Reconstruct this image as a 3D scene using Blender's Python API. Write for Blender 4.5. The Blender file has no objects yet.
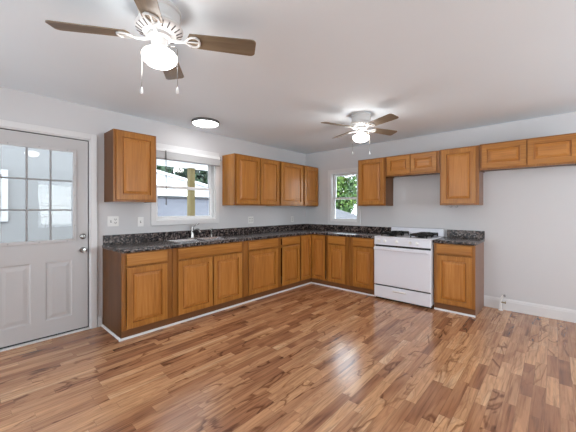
import bpy, bmesh, math, random
from mathutils import Vector, Matrix
random.seed(7)
sc = bpy.context.scene
COL = sc.collection
PI = math.pi
R = math.radians

# ------------------------------------------------------------------ camera
CAM = Vector((3.787, -4.734, 1.306))
YAW = R(41.72)
F_PX, U0, V0 = 295.8, 290.2, 209.3
cd = bpy.data.cameras.new('camera')
cam = bpy.data.objects.new('camera', cd)
COL.objects.link(cam)
cam.location = CAM
cam.rotation_euler = (PI / 2, 0, YAW)
cd.sensor_fit = 'HORIZONTAL'
cd.sensor_width = 36.0
cd.lens = 36.0 * F_PX / 576.0
cd.shift_x = (288.0 - U0) / 576.0
cd.shift_y = (V0 - 216.0) / 576.0
cd.clip_start = 0.05
sc.camera = cam

# ------------------------------------------------------------------ world, sun, added fill lights
w = bpy.data.worlds.new('world')
sc.world = w
w.use_nodes = True
bg = w.node_tree.nodes['Background']
bg.inputs[0].default_value = (0.80, 0.90, 1.0, 1)
bg.inputs[1].default_value = 7.0

sd = bpy.data.lights.new('sun', 'SUN')
sun = bpy.data.objects.new('sun', sd)
COL.objects.link(sun)
sd.energy = 3.0
sd.angle = R(2)
sd.color = (1.0, 0.95, 0.86)
sun.rotation_euler = Vector((-0.70, 0.16, -0.80)).to_track_quat('-Z', 'Y').to_euler()

def area(name, loc, direction, sx, sy, energy, color=(1, 1, 1)):
    ld = bpy.data.lights.new(name, 'AREA')
    ld.shape = 'RECTANGLE'
    ld.size, ld.size_y = sx, sy
    ld.energy = energy
    ld.color = color
    o = bpy.data.objects.new(name, ld)
    COL.objects.link(o)
    o.location = loc
    o.rotation_euler = Vector(direction).to_track_quat('-Z', 'Y').to_euler()
    return o

# fill lights added at unseen windows behind the camera and in the right wall
area('fill_front_a', (1.55, -7.16, 1.45), (0, 1, 0.7), 1.5, 1.3, 30, (0.93, 0.97, 1.0))
area('fill_front_b', (3.75, -7.16, 1.45), (0, 1, 0.7), 1.5, 1.3, 30, (0.93, 0.97, 1.0))
area('fill_right', (6.76, -2.3, 1.45), (-1, 0, 0.60), 1.9, 1.3, 76, (0.93, 0.97, 1.0))

sc.view_settings.view_transform = 'Standard'
sc.view_settings.look = 'None'
sc.view_settings.gamma = 1.0
sc.view_settings.use_curve_mapping = False
sc.view_settings.exposure = -0.07
sc.cycles.use_denoising = True
sc.cycles.max_bounces = 10
sc.cycles.diffuse_bounces = 6
sc.cycles.transparent_max_bounces = 12
sc.cycles.sample_clamp_indirect = 6.0
sc.cycles.caustics_reflective = False
sc.cycles.caustics_refractive = False

# ------------------------------------------------------------------ materials
def new_mat(name):
    m = bpy.data.materials.new(name)
    m.use_nodes = True
    nt = m.node_tree
    return m, nt, nt.nodes['Principled BSDF']

def plain(name, color, rough=0.5, metal=0.0, spec=0.5, coat=0.0, coat_rough=0.1, noise=0.0, nscale=30, bump=0.0):
    m, nt, b = new_mat(name)
    b.inputs['Base Color'].default_value = (*color, 1)
    b.inputs['Roughness'].default_value = rough
    b.inputs['Metallic'].default_value = metal
    b.inputs['Specular IOR Level'].default_value = spec
    b.inputs['Coat Weight'].default_value = coat
    b.inputs['Coat Roughness'].default_value = coat_rough
    tc = nt.nodes.new('ShaderNodeTexCoord')
    n = nt.nodes.new('ShaderNodeTexNoise')
    n.inputs['Scale'].default_value = nscale
    n.inputs['Detail'].default_value = 4
    nt.links.new(tc.outputs['Object'], n.inputs['Vector'])
    if noise:
        mix = nt.nodes.new('ShaderNodeMix')
        mix.data_type = 'RGBA'
        mix.inputs[6].default_value = (*[c * (1 - noise) for c in color], 1)
        mix.inputs[7].default_value = (*[min(1, c * (1 + noise)) for c in color], 1)
        nt.links.new(n.outputs['Fac'], mix.inputs[0])
        nt.links.new(mix.outputs[2], b.inputs['Base Color'])
    if bump:
        bp = nt.nodes.new('ShaderNodeBump')
        bp.inputs['Strength'].default_value = bump
        bp.inputs['Distance'].default_value = 0.002
        nt.links.new(n.outputs['Fac'], bp.inputs['Height'])
        nt.links.new(bp.outputs['Normal'], b.inputs['Normal'])
    return m

def ramp(nt, stops):
    r = nt.nodes.new('ShaderNodeValToRGB')
    e = r.color_ramp.elements
    while len(e) < len(stops):
        e.new(0.5)
    for k, (p, c) in enumerate(stops):
        e[k].position = p
        e[k].color = (*c, 1)
    return r

def math_node(nt, op, a=None, b=None):
    n = nt.nodes.new('ShaderNodeMath')
    n.operation = op
    for k, v in enumerate((a, b)):
        if v is None:
            continue
        if isinstance(v, (int, float)):
            n.inputs[k].default_value = v
        else:
            nt.links.new(v, n.inputs[k])
    return n.outputs[0]

def wood(name, axis, lo, mid, hi, rough=0.36, coat=0.13, fine=70.0, along=3.0):
    m, nt, b = new_mat(name)
    tc = nt.nodes.new('ShaderNodeTexCoord')
    oi = nt.nodes.new('ShaderNodeObjectInfo')
    add = nt.nodes.new('ShaderNodeVectorMath')
    add.operation = 'ADD'
    sc_ = nt.nodes.new('ShaderNodeVectorMath')
    sc_.operation = 'SCALE'
    comb = nt.nodes.new('ShaderNodeCombineXYZ')
    for k in range(3):
        nt.links.new(oi.outputs['Random'], comb.inputs[k])
    nt.links.new(comb.outputs[0], sc_.inputs[0])
    sc_.inputs['Scale'].default_value = 7.3
    nt.links.new(tc.outputs['Object'], add.inputs[0])
    nt.links.new(sc_.outputs[0], add.inputs[1])
    mp = nt.nodes.new('ShaderNodeMapping')
    s = [fine, fine, fine]
    s[axis] = along
    mp.inputs['Scale'].default_value = s
    nt.links.new(add.outputs[0], mp.inputs['Vector'])
    n1 = nt.nodes.new('ShaderNodeTexNoise')
    n1.inputs['Scale'].default_value = 1.0
    n1.inputs['Detail'].default_value = 5
    n1.inputs['Roughness'].default_value = 0.6
    n1.inputs['Distortion'].default_value = 0.4
    nt.links.new(mp.outputs[0], n1.inputs['Vector'])
    mp2 = nt.nodes.new('ShaderNodeMapping')
    s2 = [9.0, 9.0, 9.0]
    s2[axis] = 0.8
    mp2.inputs['Scale'].default_value = s2
    nt.links.new(add.outputs[0], mp2.inputs['Vector'])
    n2 = nt.nodes.new('ShaderNodeTexNoise')
    n2.inputs['Scale'].default_value = 1.0
    n2.inputs['Detail'].default_value = 3
    nt.links.new(mp2.outputs[0], n2.inputs['Vector'])
    f = math_node(nt, 'ADD', math_node(nt, 'MULTIPLY', n1.outputs['Fac'], 0.55), math_node(nt, 'MULTIPLY', n2.outputs['Fac'], 0.45))
    r = ramp(nt, [(0.32, lo), (0.50, mid), (0.68, hi)])
    nt.links.new(f, r.inputs[0])
    nt.links.new(r.outputs[0], b.inputs['Base Color'])
    b.inputs['Roughness'].default_value = rough
    b.inputs['Specular IOR Level'].default_value = 0.28
    b.inputs['Coat Weight'].default_value = coat
    b.inputs['Coat Roughness'].default_value = 0.25
    return m

FLOOR_RAMP = [(0.16, (0.19, 0.080, 0.046)), (0.34, (0.36, 0.165, 0.086)), (0.53, (0.51, 0.262, 0.138)),
              (0.72, (0.62, 0.345, 0.185)), (0.88, (0.72, 0.47, 0.29))]
def floor_mat():
    m, nt, b = new_mat('laminate_floor')
    L = nt.links.new
    geo = nt.nodes.new('ShaderNodeTexCoord')
    sep = nt.nodes.new('ShaderNodeSeparateXYZ')
    L(geo.outputs['Object'], sep.inputs[0])
    W, LEN = 0.072, 0.50
    xs = math_node(nt, 'DIVIDE', sep.outputs[0], W)
    row = math_node(nt, 'FLOOR', xs)
    wn = nt.nodes.new('ShaderNodeTexWhiteNoise')
    wn.noise_dimensions = '1D'
    L(row, wn.inputs['W'])
    # each strip has its own block length and offset
    ln = math_node(nt, 'ADD', math_node(nt, 'MULTIPLY', wn.outputs['Value'], 0.20), LEN - 0.10)
    ys = math_node(nt, 'ADD', math_node(nt, 'DIVIDE', sep.outputs[1], ln), math_node(nt, 'MULTIPLY', wn.outputs['Value'], 37.7))
    blk = math_node(nt, 'FLOOR', ys)
    cmb = nt.nodes.new('ShaderNodeCombineXYZ')
    L(row, cmb.inputs[0])
    L(blk, cmb.inputs[1])
    wn2 = nt.nodes.new('ShaderNodeTexWhiteNoise')
    wn2.noise_dimensions = '3D'
    L(cmb.outputs[0], wn2.inputs['Vector'])
    # grain: stretched along the strip, shifted per block
    off = nt.nodes.new('ShaderNodeVectorMath')
    off.operation = 'MULTIPLY_ADD'
    L(wn2.outputs['Color'], off.inputs[0])
    off.inputs[1].default_value = (13.0, 17.0, 11.0)
    L(geo.outputs['Object'], off.inputs[2])
    def noise(scale, detail, dist, rough=0.5):
        mp = nt.nodes.new('ShaderNodeMapping')
        mp.inputs['Scale'].default_value = scale
        L(off.outputs[0], mp.inputs['Vector'])
        n = nt.nodes.new('ShaderNodeTexNoise')
        n.inputs['Scale'].default_value = 1.0
        n.inputs['Detail'].default_value = detail
        n.inputs['Roughness'].default_value = rough
        n.inputs['Distortion'].default_value = dist
        L(mp.outputs[0], n.inputs['Vector'])
        return n.outputs['Fac']
    def mulc(fac, a_, b_):
        x = nt.nodes.new('ShaderNodeMix')
        x.data_type = 'RGBA'
        x.blend_type = 'MULTIPLY'
        if isinstance(fac, float):
            x.inputs[0].default_value = fac
        else:
            L(fac, x.inputs[0])
        L(a_, x.inputs[6])
        L(b_, x.inputs[7])
        return x.outputs[2]
    sepw = nt.nodes.new('ShaderNodeSeparateColor')
    L(wn2.outputs['Color'], sepw.inputs[0])
    n1 = noise((55, 2.2, 1), 4, 0.5, 0.62)            # fine streaks along the strip
    n2 = noise((10, 1.7, 1), 2, 0.9)                 # broad figure, used as contour rings
    n3 = noise((6.5, 1.7, 1), 2.5, 0.8)                # dark walnut lines
    tone = math_node(nt, 'ADD', math_node(nt, 'MULTIPLY', wn2.outputs['Value'], 0.48), math_node(nt, 'MULTIPLY', n2, 0.58))
    base = ramp(nt, FLOOR_RAMP)
    L(tone, base.inputs[0])
    gr = ramp(nt, [(0.30, (0.56, 0.50, 0.46)), (0.47, (0.95, 0.94, 0.93)), (0.70, (1.20, 1.19, 1.16))])
    L(n1, gr.inputs[0])
    c1 = mulc(1.0, base.outputs[0], gr.outputs[0])
    rings = math_node(nt, 'ADD', math_node(nt, 'MULTIPLY', math_node(nt, 'SINE', math_node(nt, 'MULTIPLY', n2, 62.0)), 0.5), 0.5)
    rg_ = ramp(nt, [(0.0, (0.70, 0.63, 0.60)), (0.45, (0.97, 0.96, 0.95)), (1.0, (1.03, 1.02, 1.0))])
    L(rings, rg_.inputs[0])
    c2 = mulc(math_node(nt, 'MULTIPLY', sepw.outputs[0], 0.6), c1, rg_.outputs[0])
    vein = ramp(nt, [(0.478, (1, 1, 1)), (0.496, (0.38, 0.29, 0.25)), (0.504, (0.38, 0.29, 0.25)), (0.545, (1, 1, 1))])
    L(n3, vein.inputs[0])
    vm = ramp(nt, [(0.50, (0, 0, 0)), (0.70, (0.9, 0.9, 0.9))])
    L(sepw.outputs[1], vm.inputs[0])
    c3 = mulc(vm.outputs[0], c2, vein.outputs[0])
    # seams
    fx = math_node(nt, 'FRACT', xs)
    fy = math_node(nt, 'FRACT', ys)
    ex = math_node(nt, 'MINIMUM', fx, math_node(nt, 'SUBTRACT', 1.0, fx))
    ey = math_node(nt, 'MINIMUM', fy, math_node(nt, 'SUBTRACT', 1.0, fy))
    ex = math_node(nt, 'MULTIPLY', ex, W)
    ey = math_node(nt, 'MULTIPLY', ey, LEN)
    seam = math_node(nt, 'LESS_THAN', math_node(nt, 'MINIMUM', ex, ey), 0.0012)
    sm = nt.nodes.new('ShaderNodeMix')
    sm.data_type = 'RGBA'
    L(math_node(nt, 'MULTIPLY', seam, 0.40), sm.inputs[0])
    L(c3, sm.inputs[6])
    sm.inputs[7].default_value = (0.09, 0.05, 0.03, 1)
    L(sm.outputs[2], b.inputs['Base Color'])
    b.inputs['Roughness'].default_value = 0.20
    b.inputs['Specular IOR Level'].default_value = 0.8
    bp = nt.nodes.new('ShaderNodeBump')
    bp.inputs['Strength'].default_value = 0.06
    bp.inputs['Distance'].default_value = 0.002
    L(n1, bp.inputs['Height'])
    L(bp.outputs['Normal'], b.inputs['Normal'])
    return m

def stone_mat():
    m, nt, b = new_mat('dark_speckled_laminate')
    L = nt.links.new
    tc = nt.nodes.new('ShaderNodeTexCoord')
    v = nt.nodes.new('ShaderNodeTexVoronoi')
    v.inputs['Scale'].default_value = 62
    L(tc.outputs['Object'], v.inputs['Vector'])
    n = nt.nodes.new('ShaderNodeTexNoise')
    n.inputs['Scale'].default_value = 22
    n.inputs['Detail'].default_value = 6
    n.inputs['Roughness'].default_value = 0.7
    L(tc.outputs['Object'], n.inputs['Vector'])
    sepc = nt.nodes.new('ShaderNodeSeparateColor')
    L(v.outputs['Color'], sepc.inputs[0])
    f = math_node(nt, 'ADD', math_node(nt, 'MULTIPLY', sepc.outputs[0], 0.5), math_node(nt, 'MULTIPLY', n.outputs['Fac'], 0.5))
    r = ramp(nt, [(0.32, (0.008, 0.008, 0.010)), (0.48, (0.028, 0.022, 0.022)), (0.60, (0.10, 0.072, 0.062)), (0.76, (0.26, 0.21, 0.19))])
    L(f, r.inputs[0])
    L(r.outputs[0], b.inputs['Base Color'])
    b.inputs['Roughness'].default_value = 0.26
    b.inputs['Specular IOR Level'].default_value = 0.32
    return m

def glass_mat():
    m = bpy.data.materials.new('window_glass')
    m.use_nodes = True
    nt = m.node_tree
    nt.nodes.remove(nt.nodes['Principled BSDF'])
    out = nt.nodes['Material Output']
    tr = nt.nodes.new('ShaderNodeBsdfTransparent')
    tr.inputs[0].default_value = (0.97, 0.98, 0.975, 1)
    gl = nt.nodes.new('ShaderNodeBsdfGlossy')
    gl.inputs['Roughness'].default_value = 0.02
    fr = nt.nodes.new('ShaderNodeFresnel')
    fr.inputs['IOR'].default_value = 1.3
    mx = nt.nodes.new('ShaderNodeMixShader')
    nt.links.new(fr.outputs[0], mx.inputs[0])
    nt.links.new(tr.outputs[0], mx.inputs[1])
    nt.links.new(gl.outputs[0], mx.inputs[2])
    nt.links.new(mx.outputs[0], out.inputs[0])
    return m

def emit_mat(name, color, strength):
    m, nt, b = new_mat(name)
    b.inputs['Base Color'].default_value = (0.9, 0.9, 0.9, 1)
    b.inputs['Roughness'].default_value = 0.25
    b.inputs['Emission Color'].default_value = (*color, 1)
    b.inputs['Emission Strength'].default_value = strength
    return m

def leaf_mat(name, a, b_, c):
    m, nt, b = new_mat(name)
    tc = nt.nodes.new('ShaderNodeTexCoord')
    n = nt.nodes.new('ShaderNodeTexNoise')
    n.inputs['Scale'].default_value = 1.6
    n.inputs['Detail'].default_value = 6
    nt.links.new(tc.outputs['Object'], n.inputs['Vector'])
    r = ramp(nt, [(0.35, a), (0.5, b_), (0.65, c)])
    nt.links.new(n.outputs['Fac'], r.inputs[0])
    nt.links.new(r.outputs[0], b.inputs['Base Color'])
    b.inputs['Roughness'].default_value = 0.55
    return m

def siding_mat(name, color, pitch, depth=0.18):
    m, nt, b = new_mat(name)
    tc = nt.nodes.new('ShaderNodeTexCoord')
    sep = nt.nodes.new('ShaderNodeSeparateXYZ')
    nt.links.new(tc.outputs['Object'], sep.inputs[0])
    f = math_node(nt, 'FRACT', math_node(nt, 'DIVIDE', sep.outputs[2], pitch))
    ln = math_node(nt, 'LESS_THAN', f, 0.08)
    mix = nt.nodes.new('ShaderNodeMix')
    mix.data_type = 'RGBA'
    nt.links.new(ln, mix.inputs[0])
    mix.inputs[6].default_value = (*color, 1)
    mix.inputs[7].default_value = (*[c * (1 - depth) for c in color], 1)
    nt.links.new(mix.outputs[2], b.inputs['Base Color'])
    b.inputs['Roughness'].default_value = 0.6
    return m

def shingle_mat(name, a, c):
    m, nt, b = new_mat(name)
    tc = nt.nodes.new('ShaderNodeTexCoord')
    mp = nt.nodes.new('ShaderNodeMapping')
    mp.inputs['Rotation'].default_value = (0, 0, PI / 2)
    nt.links.new(tc.outputs['Object'], mp.inputs['Vector'])
    br = nt.nodes.new('ShaderNodeTexBrick')
    br.inputs['Scale'].default_value = 1.0
    br.inputs['Brick Width'].default_value = 0.32
    br.inputs['Row Height'].default_value = 0.16
    br.inputs['Mortar Size'].default_value = 0.012
    br.inputs['Color1'].default_value = (*a, 1)
    br.inputs['Color2'].default_value = (*c, 1)
    br.inputs['Mortar'].default_value = (*[x * 0.6 for x in a], 1)
    nt.links.new(mp.outputs[0], br.inputs['Vector'])
    nt.links.new(br.outputs['Color'], b.inputs['Base Color'])
    b.inputs['Roughness'].default_value = 0.8
    return m

OAK = ((0.27, 0.100, 0.018), (0.41, 0.165, 0.030), (0.52, 0.235, 0.055))
M = {}
M['oak_v'] = wood('oak_vertical', 2, *OAK)
M['oak_h'] = wood('oak_horizontal', 0, *OAK)
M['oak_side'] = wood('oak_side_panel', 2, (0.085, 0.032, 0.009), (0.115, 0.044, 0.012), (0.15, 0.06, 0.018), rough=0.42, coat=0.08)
M['oak_panel'] = wood('oak_panel_veneer', 2, (0.32, 0.120, 0.022), (0.455, 0.180, 0.036), (0.55, 0.245, 0.062))
M['oak_panel_h'] = wood('oak_panel_veneer_flat', 0, (0.32, 0.120, 0.022), (0.455, 0.180, 0.036), (0.55, 0.245, 0.062))
M['oak_frame'] = wood('oak_face_frame', 2, (0.20, 0.072, 0.013), (0.30, 0.115, 0.021), (0.38, 0.16, 0.036))
M['oak_side_lit'] = wood('glossy_lit_side_panel', 2, *OAK, rough=0.25, coat=0.5)  # glossy oak, colour lightened for the window light falling on this cabinet end
M['oak_side_sheen'] = wood('sheen_side_panel', 2, (0.20, 0.115, 0.085), (0.26, 0.155, 0.115), (0.31, 0.19, 0.145), rough=0.42, coat=0.08)  # side veneer with the wall's pinkish reflection put into its colour
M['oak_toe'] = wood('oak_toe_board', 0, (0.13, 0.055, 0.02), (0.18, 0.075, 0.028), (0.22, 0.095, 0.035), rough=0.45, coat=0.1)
M['blade'] = wood('fan_blade_wood', 0, (0.135, 0.095, 0.060), (0.19, 0.14, 0.092), (0.25, 0.19, 0.13), rough=0.45, coat=0.15, fine=60)
M['post'] = wood('porch_post_wood', 2, (0.1116, 0.0806, 0.0248), (0.1550, 0.1178, 0.0434), (0.1984, 0.1550, 0.0682), rough=0.7, coat=0)
M['floor'] = floor_mat()
M['stone'] = stone_mat()
M['wall'] = plain('wall_paint', (0.62, 0.61, 0.615), 0.65, noise=0.012, nscale=3, bump=0.05)
M['ceiling'] = plain('ceiling_paint', (0.84, 0.92, 0.985), 0.75, noise=0.015, nscale=2, bump=0.05)
M['trim'] = plain('white_trim_paint', (0.72, 0.71, 0.71), 0.40, noise=0.01)
M['door'] = plain('door_paint', (0.52, 0.505, 0.505), 0.42, noise=0.01)
M['enamel'] = plain('white_enamel', (0.77, 0.78, 0.84), 0.18, coat=0.4, noise=0.005)
M['vinyl'] = plain('white_vinyl', (0.82, 0.82, 0.82), 0.35, noise=0.01)
M['plastic'] = plain('white_plastic', (0.80, 0.79, 0.77), 0.35, noise=0.01)
M['fanwhite'] = plain('white_fan_metal', (0.62, 0.61, 0.60), 0.35, noise=0.01)
M['black'] = plain('black_iron', (0.005, 0.005, 0.005), 0.5, spec=0.25, noise=0.2)
M['gap'] = plain('dark_gap', (0.02, 0.018, 0.016), 0.7, noise=0.1)
M['grey'] = plain('grey_plastic', (0.30, 0.30, 0.31), 0.45, noise=0.05)
M['rim'] = plain('dark_grey_rim', (0.12, 0.115, 0.115), 0.45, noise=0.05)
M['slot'] = plain('outlet_slot', (0.10, 0.09, 0.09), 0.6, noise=0.05)
M['steel'] = plain('stainless_steel', (0.62, 0.62, 0.63), 0.24, metal=1.0, noise=0.05)
M['nickel'] = plain('satin_nickel', (0.36, 0.345, 0.33), 0.22, metal=1.0, noise=0.04)
M['lite'] = plain('door_lite_frame', (0.30, 0.30, 0.305), 0.45, noise=0.02)
M['glass'] = glass_mat()
M['globe'] = emit_mat('lit_glass_bowl', (1.0, 0.98, 0.955), 19)
M['globe_far'] = emit_mat('lit_glass_bowl_brighter', (1.0, 0.98, 0.955), 32)
M['led'] = emit_mat('lit_diffuser', (0.96, 0.98, 1.0), 19)
M['leaf_dark'] = leaf_mat('leaves_dark', (0.0015, 0.0099, 0.0050), (0.0040, 0.0223, 0.0079), (0.0124, 0.0446, 0.0124))
M['leaf_bright'] = leaf_mat('leaves_bright', (0.0063, 0.0290, 0.0043), (0.0316, 0.0843, 0.0079), (0.1001, 0.1686, 0.0184))
M['leaf_mid'] = leaf_mat('leaves_mid', (0.0028, 0.0130, 0.0093), (0.0070, 0.0279, 0.0186), (0.0232, 0.0605, 0.0232))
M['bark'] = plain('bark', (0.10, 0.07, 0.05), 0.9, noise=0.3, nscale=12)
M['ground_bounce'] = plain('pale_bounce_ground', (0.60, 0.60, 0.60), 0.9, noise=0.25, nscale=14)  # ground made pale to bounce light up through the kitchen windows
M['siding'] = siding_mat('white_siding', (0.80, 0.81, 0.83), 0.13, 0.06)
M['soffit'] = plain('white_soffit', (0.80, 0.80, 0.80), 0.6, noise=0.02)
M['shingle'] = shingle_mat('grey_shingles', (0.0488, 0.0512, 0.0674), (0.0698, 0.0721, 0.0907))
M['shingle_light'] = shingle_mat('light_grey_shingles', (0.0615, 0.0615, 0.0711), (0.0807, 0.0807, 0.0903))
M['dark_trim'] = plain('dark_flashing', (0.012, 0.013, 0.016), 0.5, noise=0.05)

# ------------------------------------------------------------------ mesh helpers
class MB:
    def __init__(self):
        self.bm = bmesh.new()

    def _merge(self, b2):
        me = bpy.data.meshes.new('tmp')
        b2.to_mesh(me)
        b2.free()
        self.bm.from_mesh(me)
        bpy.data.meshes.remove(me)

    def box(self, x0, x1, y0, y1, z0, z1, bev=0.0, seg=2):
        b = bmesh.new()
        bmesh.ops.create_cube(b, size=1.0)
        for v in b.verts:
            v.co = Vector(((x0 + x1) / 2 + v.co.x * (x1 - x0), (y0 + y1) / 2 + v.co.y * (y1 - y0), (z0 + z1) / 2 + v.co.z * (z1 - z0)))
        if bev:
            bmesh.ops.bevel(b, geom=b.edges[:], offset=bev, segments=seg, affect='EDGES', profile=0.5)
        self._merge(b)
        return self

    def lathe(self, prof, c=(0, 0, 0), n=32, axis='z'):
        """prof: list of (r, h); revolved about the axis through c."""
        b = bmesh.new()
        rings = []
        for r, h in prof:
            if r < 1e-6:
                rings.append([b.verts.new(self._ax(0, 0, h, axis, c))])
            else:
                rings.append([b.verts.new(self._ax(r * math.cos(2 * PI * k / n), r * math.sin(2 * PI * k / n), h, axis, c)) for k in range(n)])
        for a, d in zip(rings, rings[1:]):
            for k in range(n):
                k2 = (k + 1) % n
                if len(a) == 1 and len(d) == 1:
                    continue
                if len(a) == 1:
                    b.faces.new((a[0], d[k], d[k2]))
                elif len(d) == 1:
                    b.faces.new((a[k], a[k2], d[0]))
                else:
                    b.faces.new((a[k], a[k2], d[k2], d[k]))
        for ring in (rings[0], rings[-1]):
            if len(ring) > 1:
                try:
                    b.faces.new(ring)
                except ValueError:
                    pass
        bmesh.ops.recalc_face_normals(b, faces=b.faces[:])
        self._merge(b)
        return self

    @staticmethod
    def _ax(a, b, h, axis, c):
        if axis == 'z':
            p = (a, b, h)
        elif axis == 'y':
            p = (a, h, b)
        else:
            p = (h, a, b)
        return Vector(c) + Vector(p)

    def tube(self, pts, rad, n=10):
        pts = [Vector(p) for p in pts]
        rads = rad if isinstance(rad, (list, tuple)) else [rad] * len(pts)
        b = bmesh.new()
        rings = []
        up = Vector((0, 0, 1))
        prev = None
        for k, p in enumerate(pts):
            t = (pts[min(k + 1, len(pts) - 1)] - pts[max(k - 1, 0)]).normalized()
            a = prev if prev is not None else (up if abs(t.dot(up)) < 0.9 else Vector((1, 0, 0)))
            a = (a - t * a.dot(t)).normalized()
            prev = a
            c = t.cross(a)
            rings.append([b.verts.new(p + (a * math.cos(2 * PI * i / n) + c * math.sin(2 * PI * i / n)) * rads[k]) for i in range(n)])
        for r1, r2 in zip(rings, rings[1:]):
            for i in range(n):
                b.faces.new((r1[i], r1[(i + 1) % n], r2[(i + 1) % n], r2[i]))
        b.faces.new(rings[0])
        b.faces.new(rings[-1])
        bmesh.ops.recalc_face_normals(b, faces=b.faces[:])
        self._merge(b)
        return self

    def prism(self, poly, fn, d0, d1, bev=0.0):
        """poly: 2-D outline; fn(a, b, d) -> xyz; extruded from d0 to d1."""
        b = bmesh.new()
        lo = [b.verts.new(fn(p[0], p[1], d0)) for p in poly]
        hi = [b.verts.new(fn(p[0], p[1], d1)) for p in poly]
        n = len(poly)
        b.faces.new(lo)
        b.faces.new(hi)
        for k in range(n):
            b.faces.new((lo[k], lo[(k + 1) % n], hi[(k + 1) % n], hi[k]))
        bmesh.ops.recalc_face_normals(b, faces=b.faces[:])
        if bev:
            bmesh.ops.bevel(b, geom=b.edges[:], offset=bev, segments=2, affect='EDGES', profile=0.5)
        self._merge(b)
        return self

    def plate(self, us, vs, solid, fn, d0, d1, bev=0.0):
        """A slab of grid cells with holes. solid(i, j) says whether a cell is filled; fn(u, v, d) -> xyz."""
        b = bmesh.new()
        cache = {}

        def V(i, j, s):
            k = (i, j, s)
            if k not in cache:
                cache[k] = b.verts.new(fn(us[i], vs[j], (d0, d1)[s]))
            return cache[k]
        nu, nv = len(us) - 1, len(vs) - 1
        ok = lambda i, j: 0 <= i < nu and 0 <= j < nv and solid(i, j)
        for i in range(nu):
            for j in range(nv):
                if not ok(i, j):
                    continue
                for s in (0, 1):
                    b.faces.new((V(i, j, s), V(i + 1, j, s), V(i + 1, j + 1, s), V(i, j + 1, s)))
                for (di, dj, p, q) in ((-1, 0, (i, j), (i, j + 1)), (1, 0, (i + 1, j), (i + 1, j + 1)), (0, -1, (i, j), (i + 1, j)), (0, 1, (i, j + 1), (i + 1, j + 1))):
                    if not ok(i + di, j + dj):
                        b.faces.new((V(*p, 0), V(*q, 0), V(*q, 1), V(*p, 1)))
        bmesh.ops.recalc_face_normals(b, faces=b.faces[:])
        if bev:
            es = [e for e in b.edges if len(e.link_faces) == 2 and abs(e.link_faces[0].normal.dot(e.link_faces[1].normal)) < 0.5]
            bmesh.ops.bevel(b, geom=es, offset=bev, segments=3, affect='EDGES', profile=0.5)
        self._merge(b)
        return self

    def loops(self, rects, fn, close_first=False, close_last=False):
        """rects: list of (a0, a1, b0, b1, d); lofted one after the other."""
        b = bmesh.new()
        rings = [[b.verts.new(fn(a, c, d)) for a, c in ((a0, b0), (a1, b0), (a1, b1), (a0, b1))] for a0, a1, b0, b1, d in rects]
        for r1, r2 in zip(rings, rings[1:]):
            for k in range(4):
                b.faces.new((r1[k], r1[(k + 1) % 4], r2[(k + 1) % 4], r2[k]))
        if close_first:
            b.faces.new(rings[0])
        if close_last:
            b.faces.new(rings[-1])
        bmesh.ops.recalc_face_normals(b, faces=b.faces[:])
        self._merge(b)
        return self

    def build(self, name, mat, parent=None, smooth=False, loc=None, rot=None):
        me = bpy.data.meshes.new(name)
        self.bm.to_mesh(me)
        self.bm.free()
        me.materials.append(mat)
        if smooth:
            for p in me.polygons:
                p.use_smooth = True
            me.set_sharp_from_angle(angle=R(38))
        o = bpy.data.objects.new(name, me)
        COL.objects.link(o)
        if parent:
            o.parent = parent
        if loc:
            o.location = loc
        if rot:
            o.rotation_euler = rot
        return o

def tag(o, label=None, cat=None, group=None, kind=None):
    if label:
        o['label'] = label
    if cat:
        o['category'] = cat
    if group:
        o['group'] = group
    if kind:
        o['kind'] = kind
    return o

def empty(name, loc, rz=0.0):
    o = bpy.data.objects.new(name, None)
    COL.objects.link(o)
    o.empty_display_size = 0.1
    o.location = loc
    o.rotation_euler = (0, 0, rz)
    return o

def children(o):
    return [c for c in COL.objects if c.parent == o]

def copy_tree(o, parent=None):
    c = o.copy()
    COL.objects.link(c)
    if parent:
        c.parent = parent
    for ch in children(o):
        copy_tree(ch, c)
    return c

# ------------------------------------------------------------------ the room
H = 2.43
XR, YF = 6.8, -7.2
fl = MB().box(-0.14, XR + 0.14, YF - 0.14, 0.14, -0.12, 0).build('floor', M['floor'])
tag(fl, 'brown multi-strip wood laminate floor', kind='structure')
ce = MB().box(-0.14, XR + 0.14, YF - 0.14, 0.14, H, H + 0.14).build('ceiling', M['ceiling'])
tag(ce, 'plain off white ceiling', kind='structure')

DY0, DY1, DZ = -4.700, -3.772, 2.068        # door opening in the left wall
WY0, WY1, WZ0, WZ1 = -3.060, -2.180, 1.165, 2.085
ys = [YF, DY0, DY1, WY0, WY1, 0.0]
zs = [0.0, WZ0, DZ, WZ1, H]
def solid_left(i, j):
    if i == 1 and j in (0, 1):
        return False
    if i == 3 and j in (1, 2):
        return False
    return True
wl = MB().plate(ys, zs, solid_left, lambda u, v, d: (d, u, v), -0.14, 0.0).build('wall_left', M['wall'])
tag(wl, 'off white wall with the panelled door and the sink window', kind='structure')
BX0, BX1, BZ0, BZ1 = 0.612, 1.172, 1.080, 1.985
xs_ = [-0.14, BX0, BX1, XR + 0.14]
zs_ = [0.0, BZ0, BZ1, H]
wb = MB().plate(xs_, zs_, lambda i, j: not (i == 1 and j == 1), lambda u, v, d: (u, d, v), 0.0, 0.14).build('wall_back', M['wall'])
tag(wb, 'off white wall behind the range and short wall cabinets', kind='structure')
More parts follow.
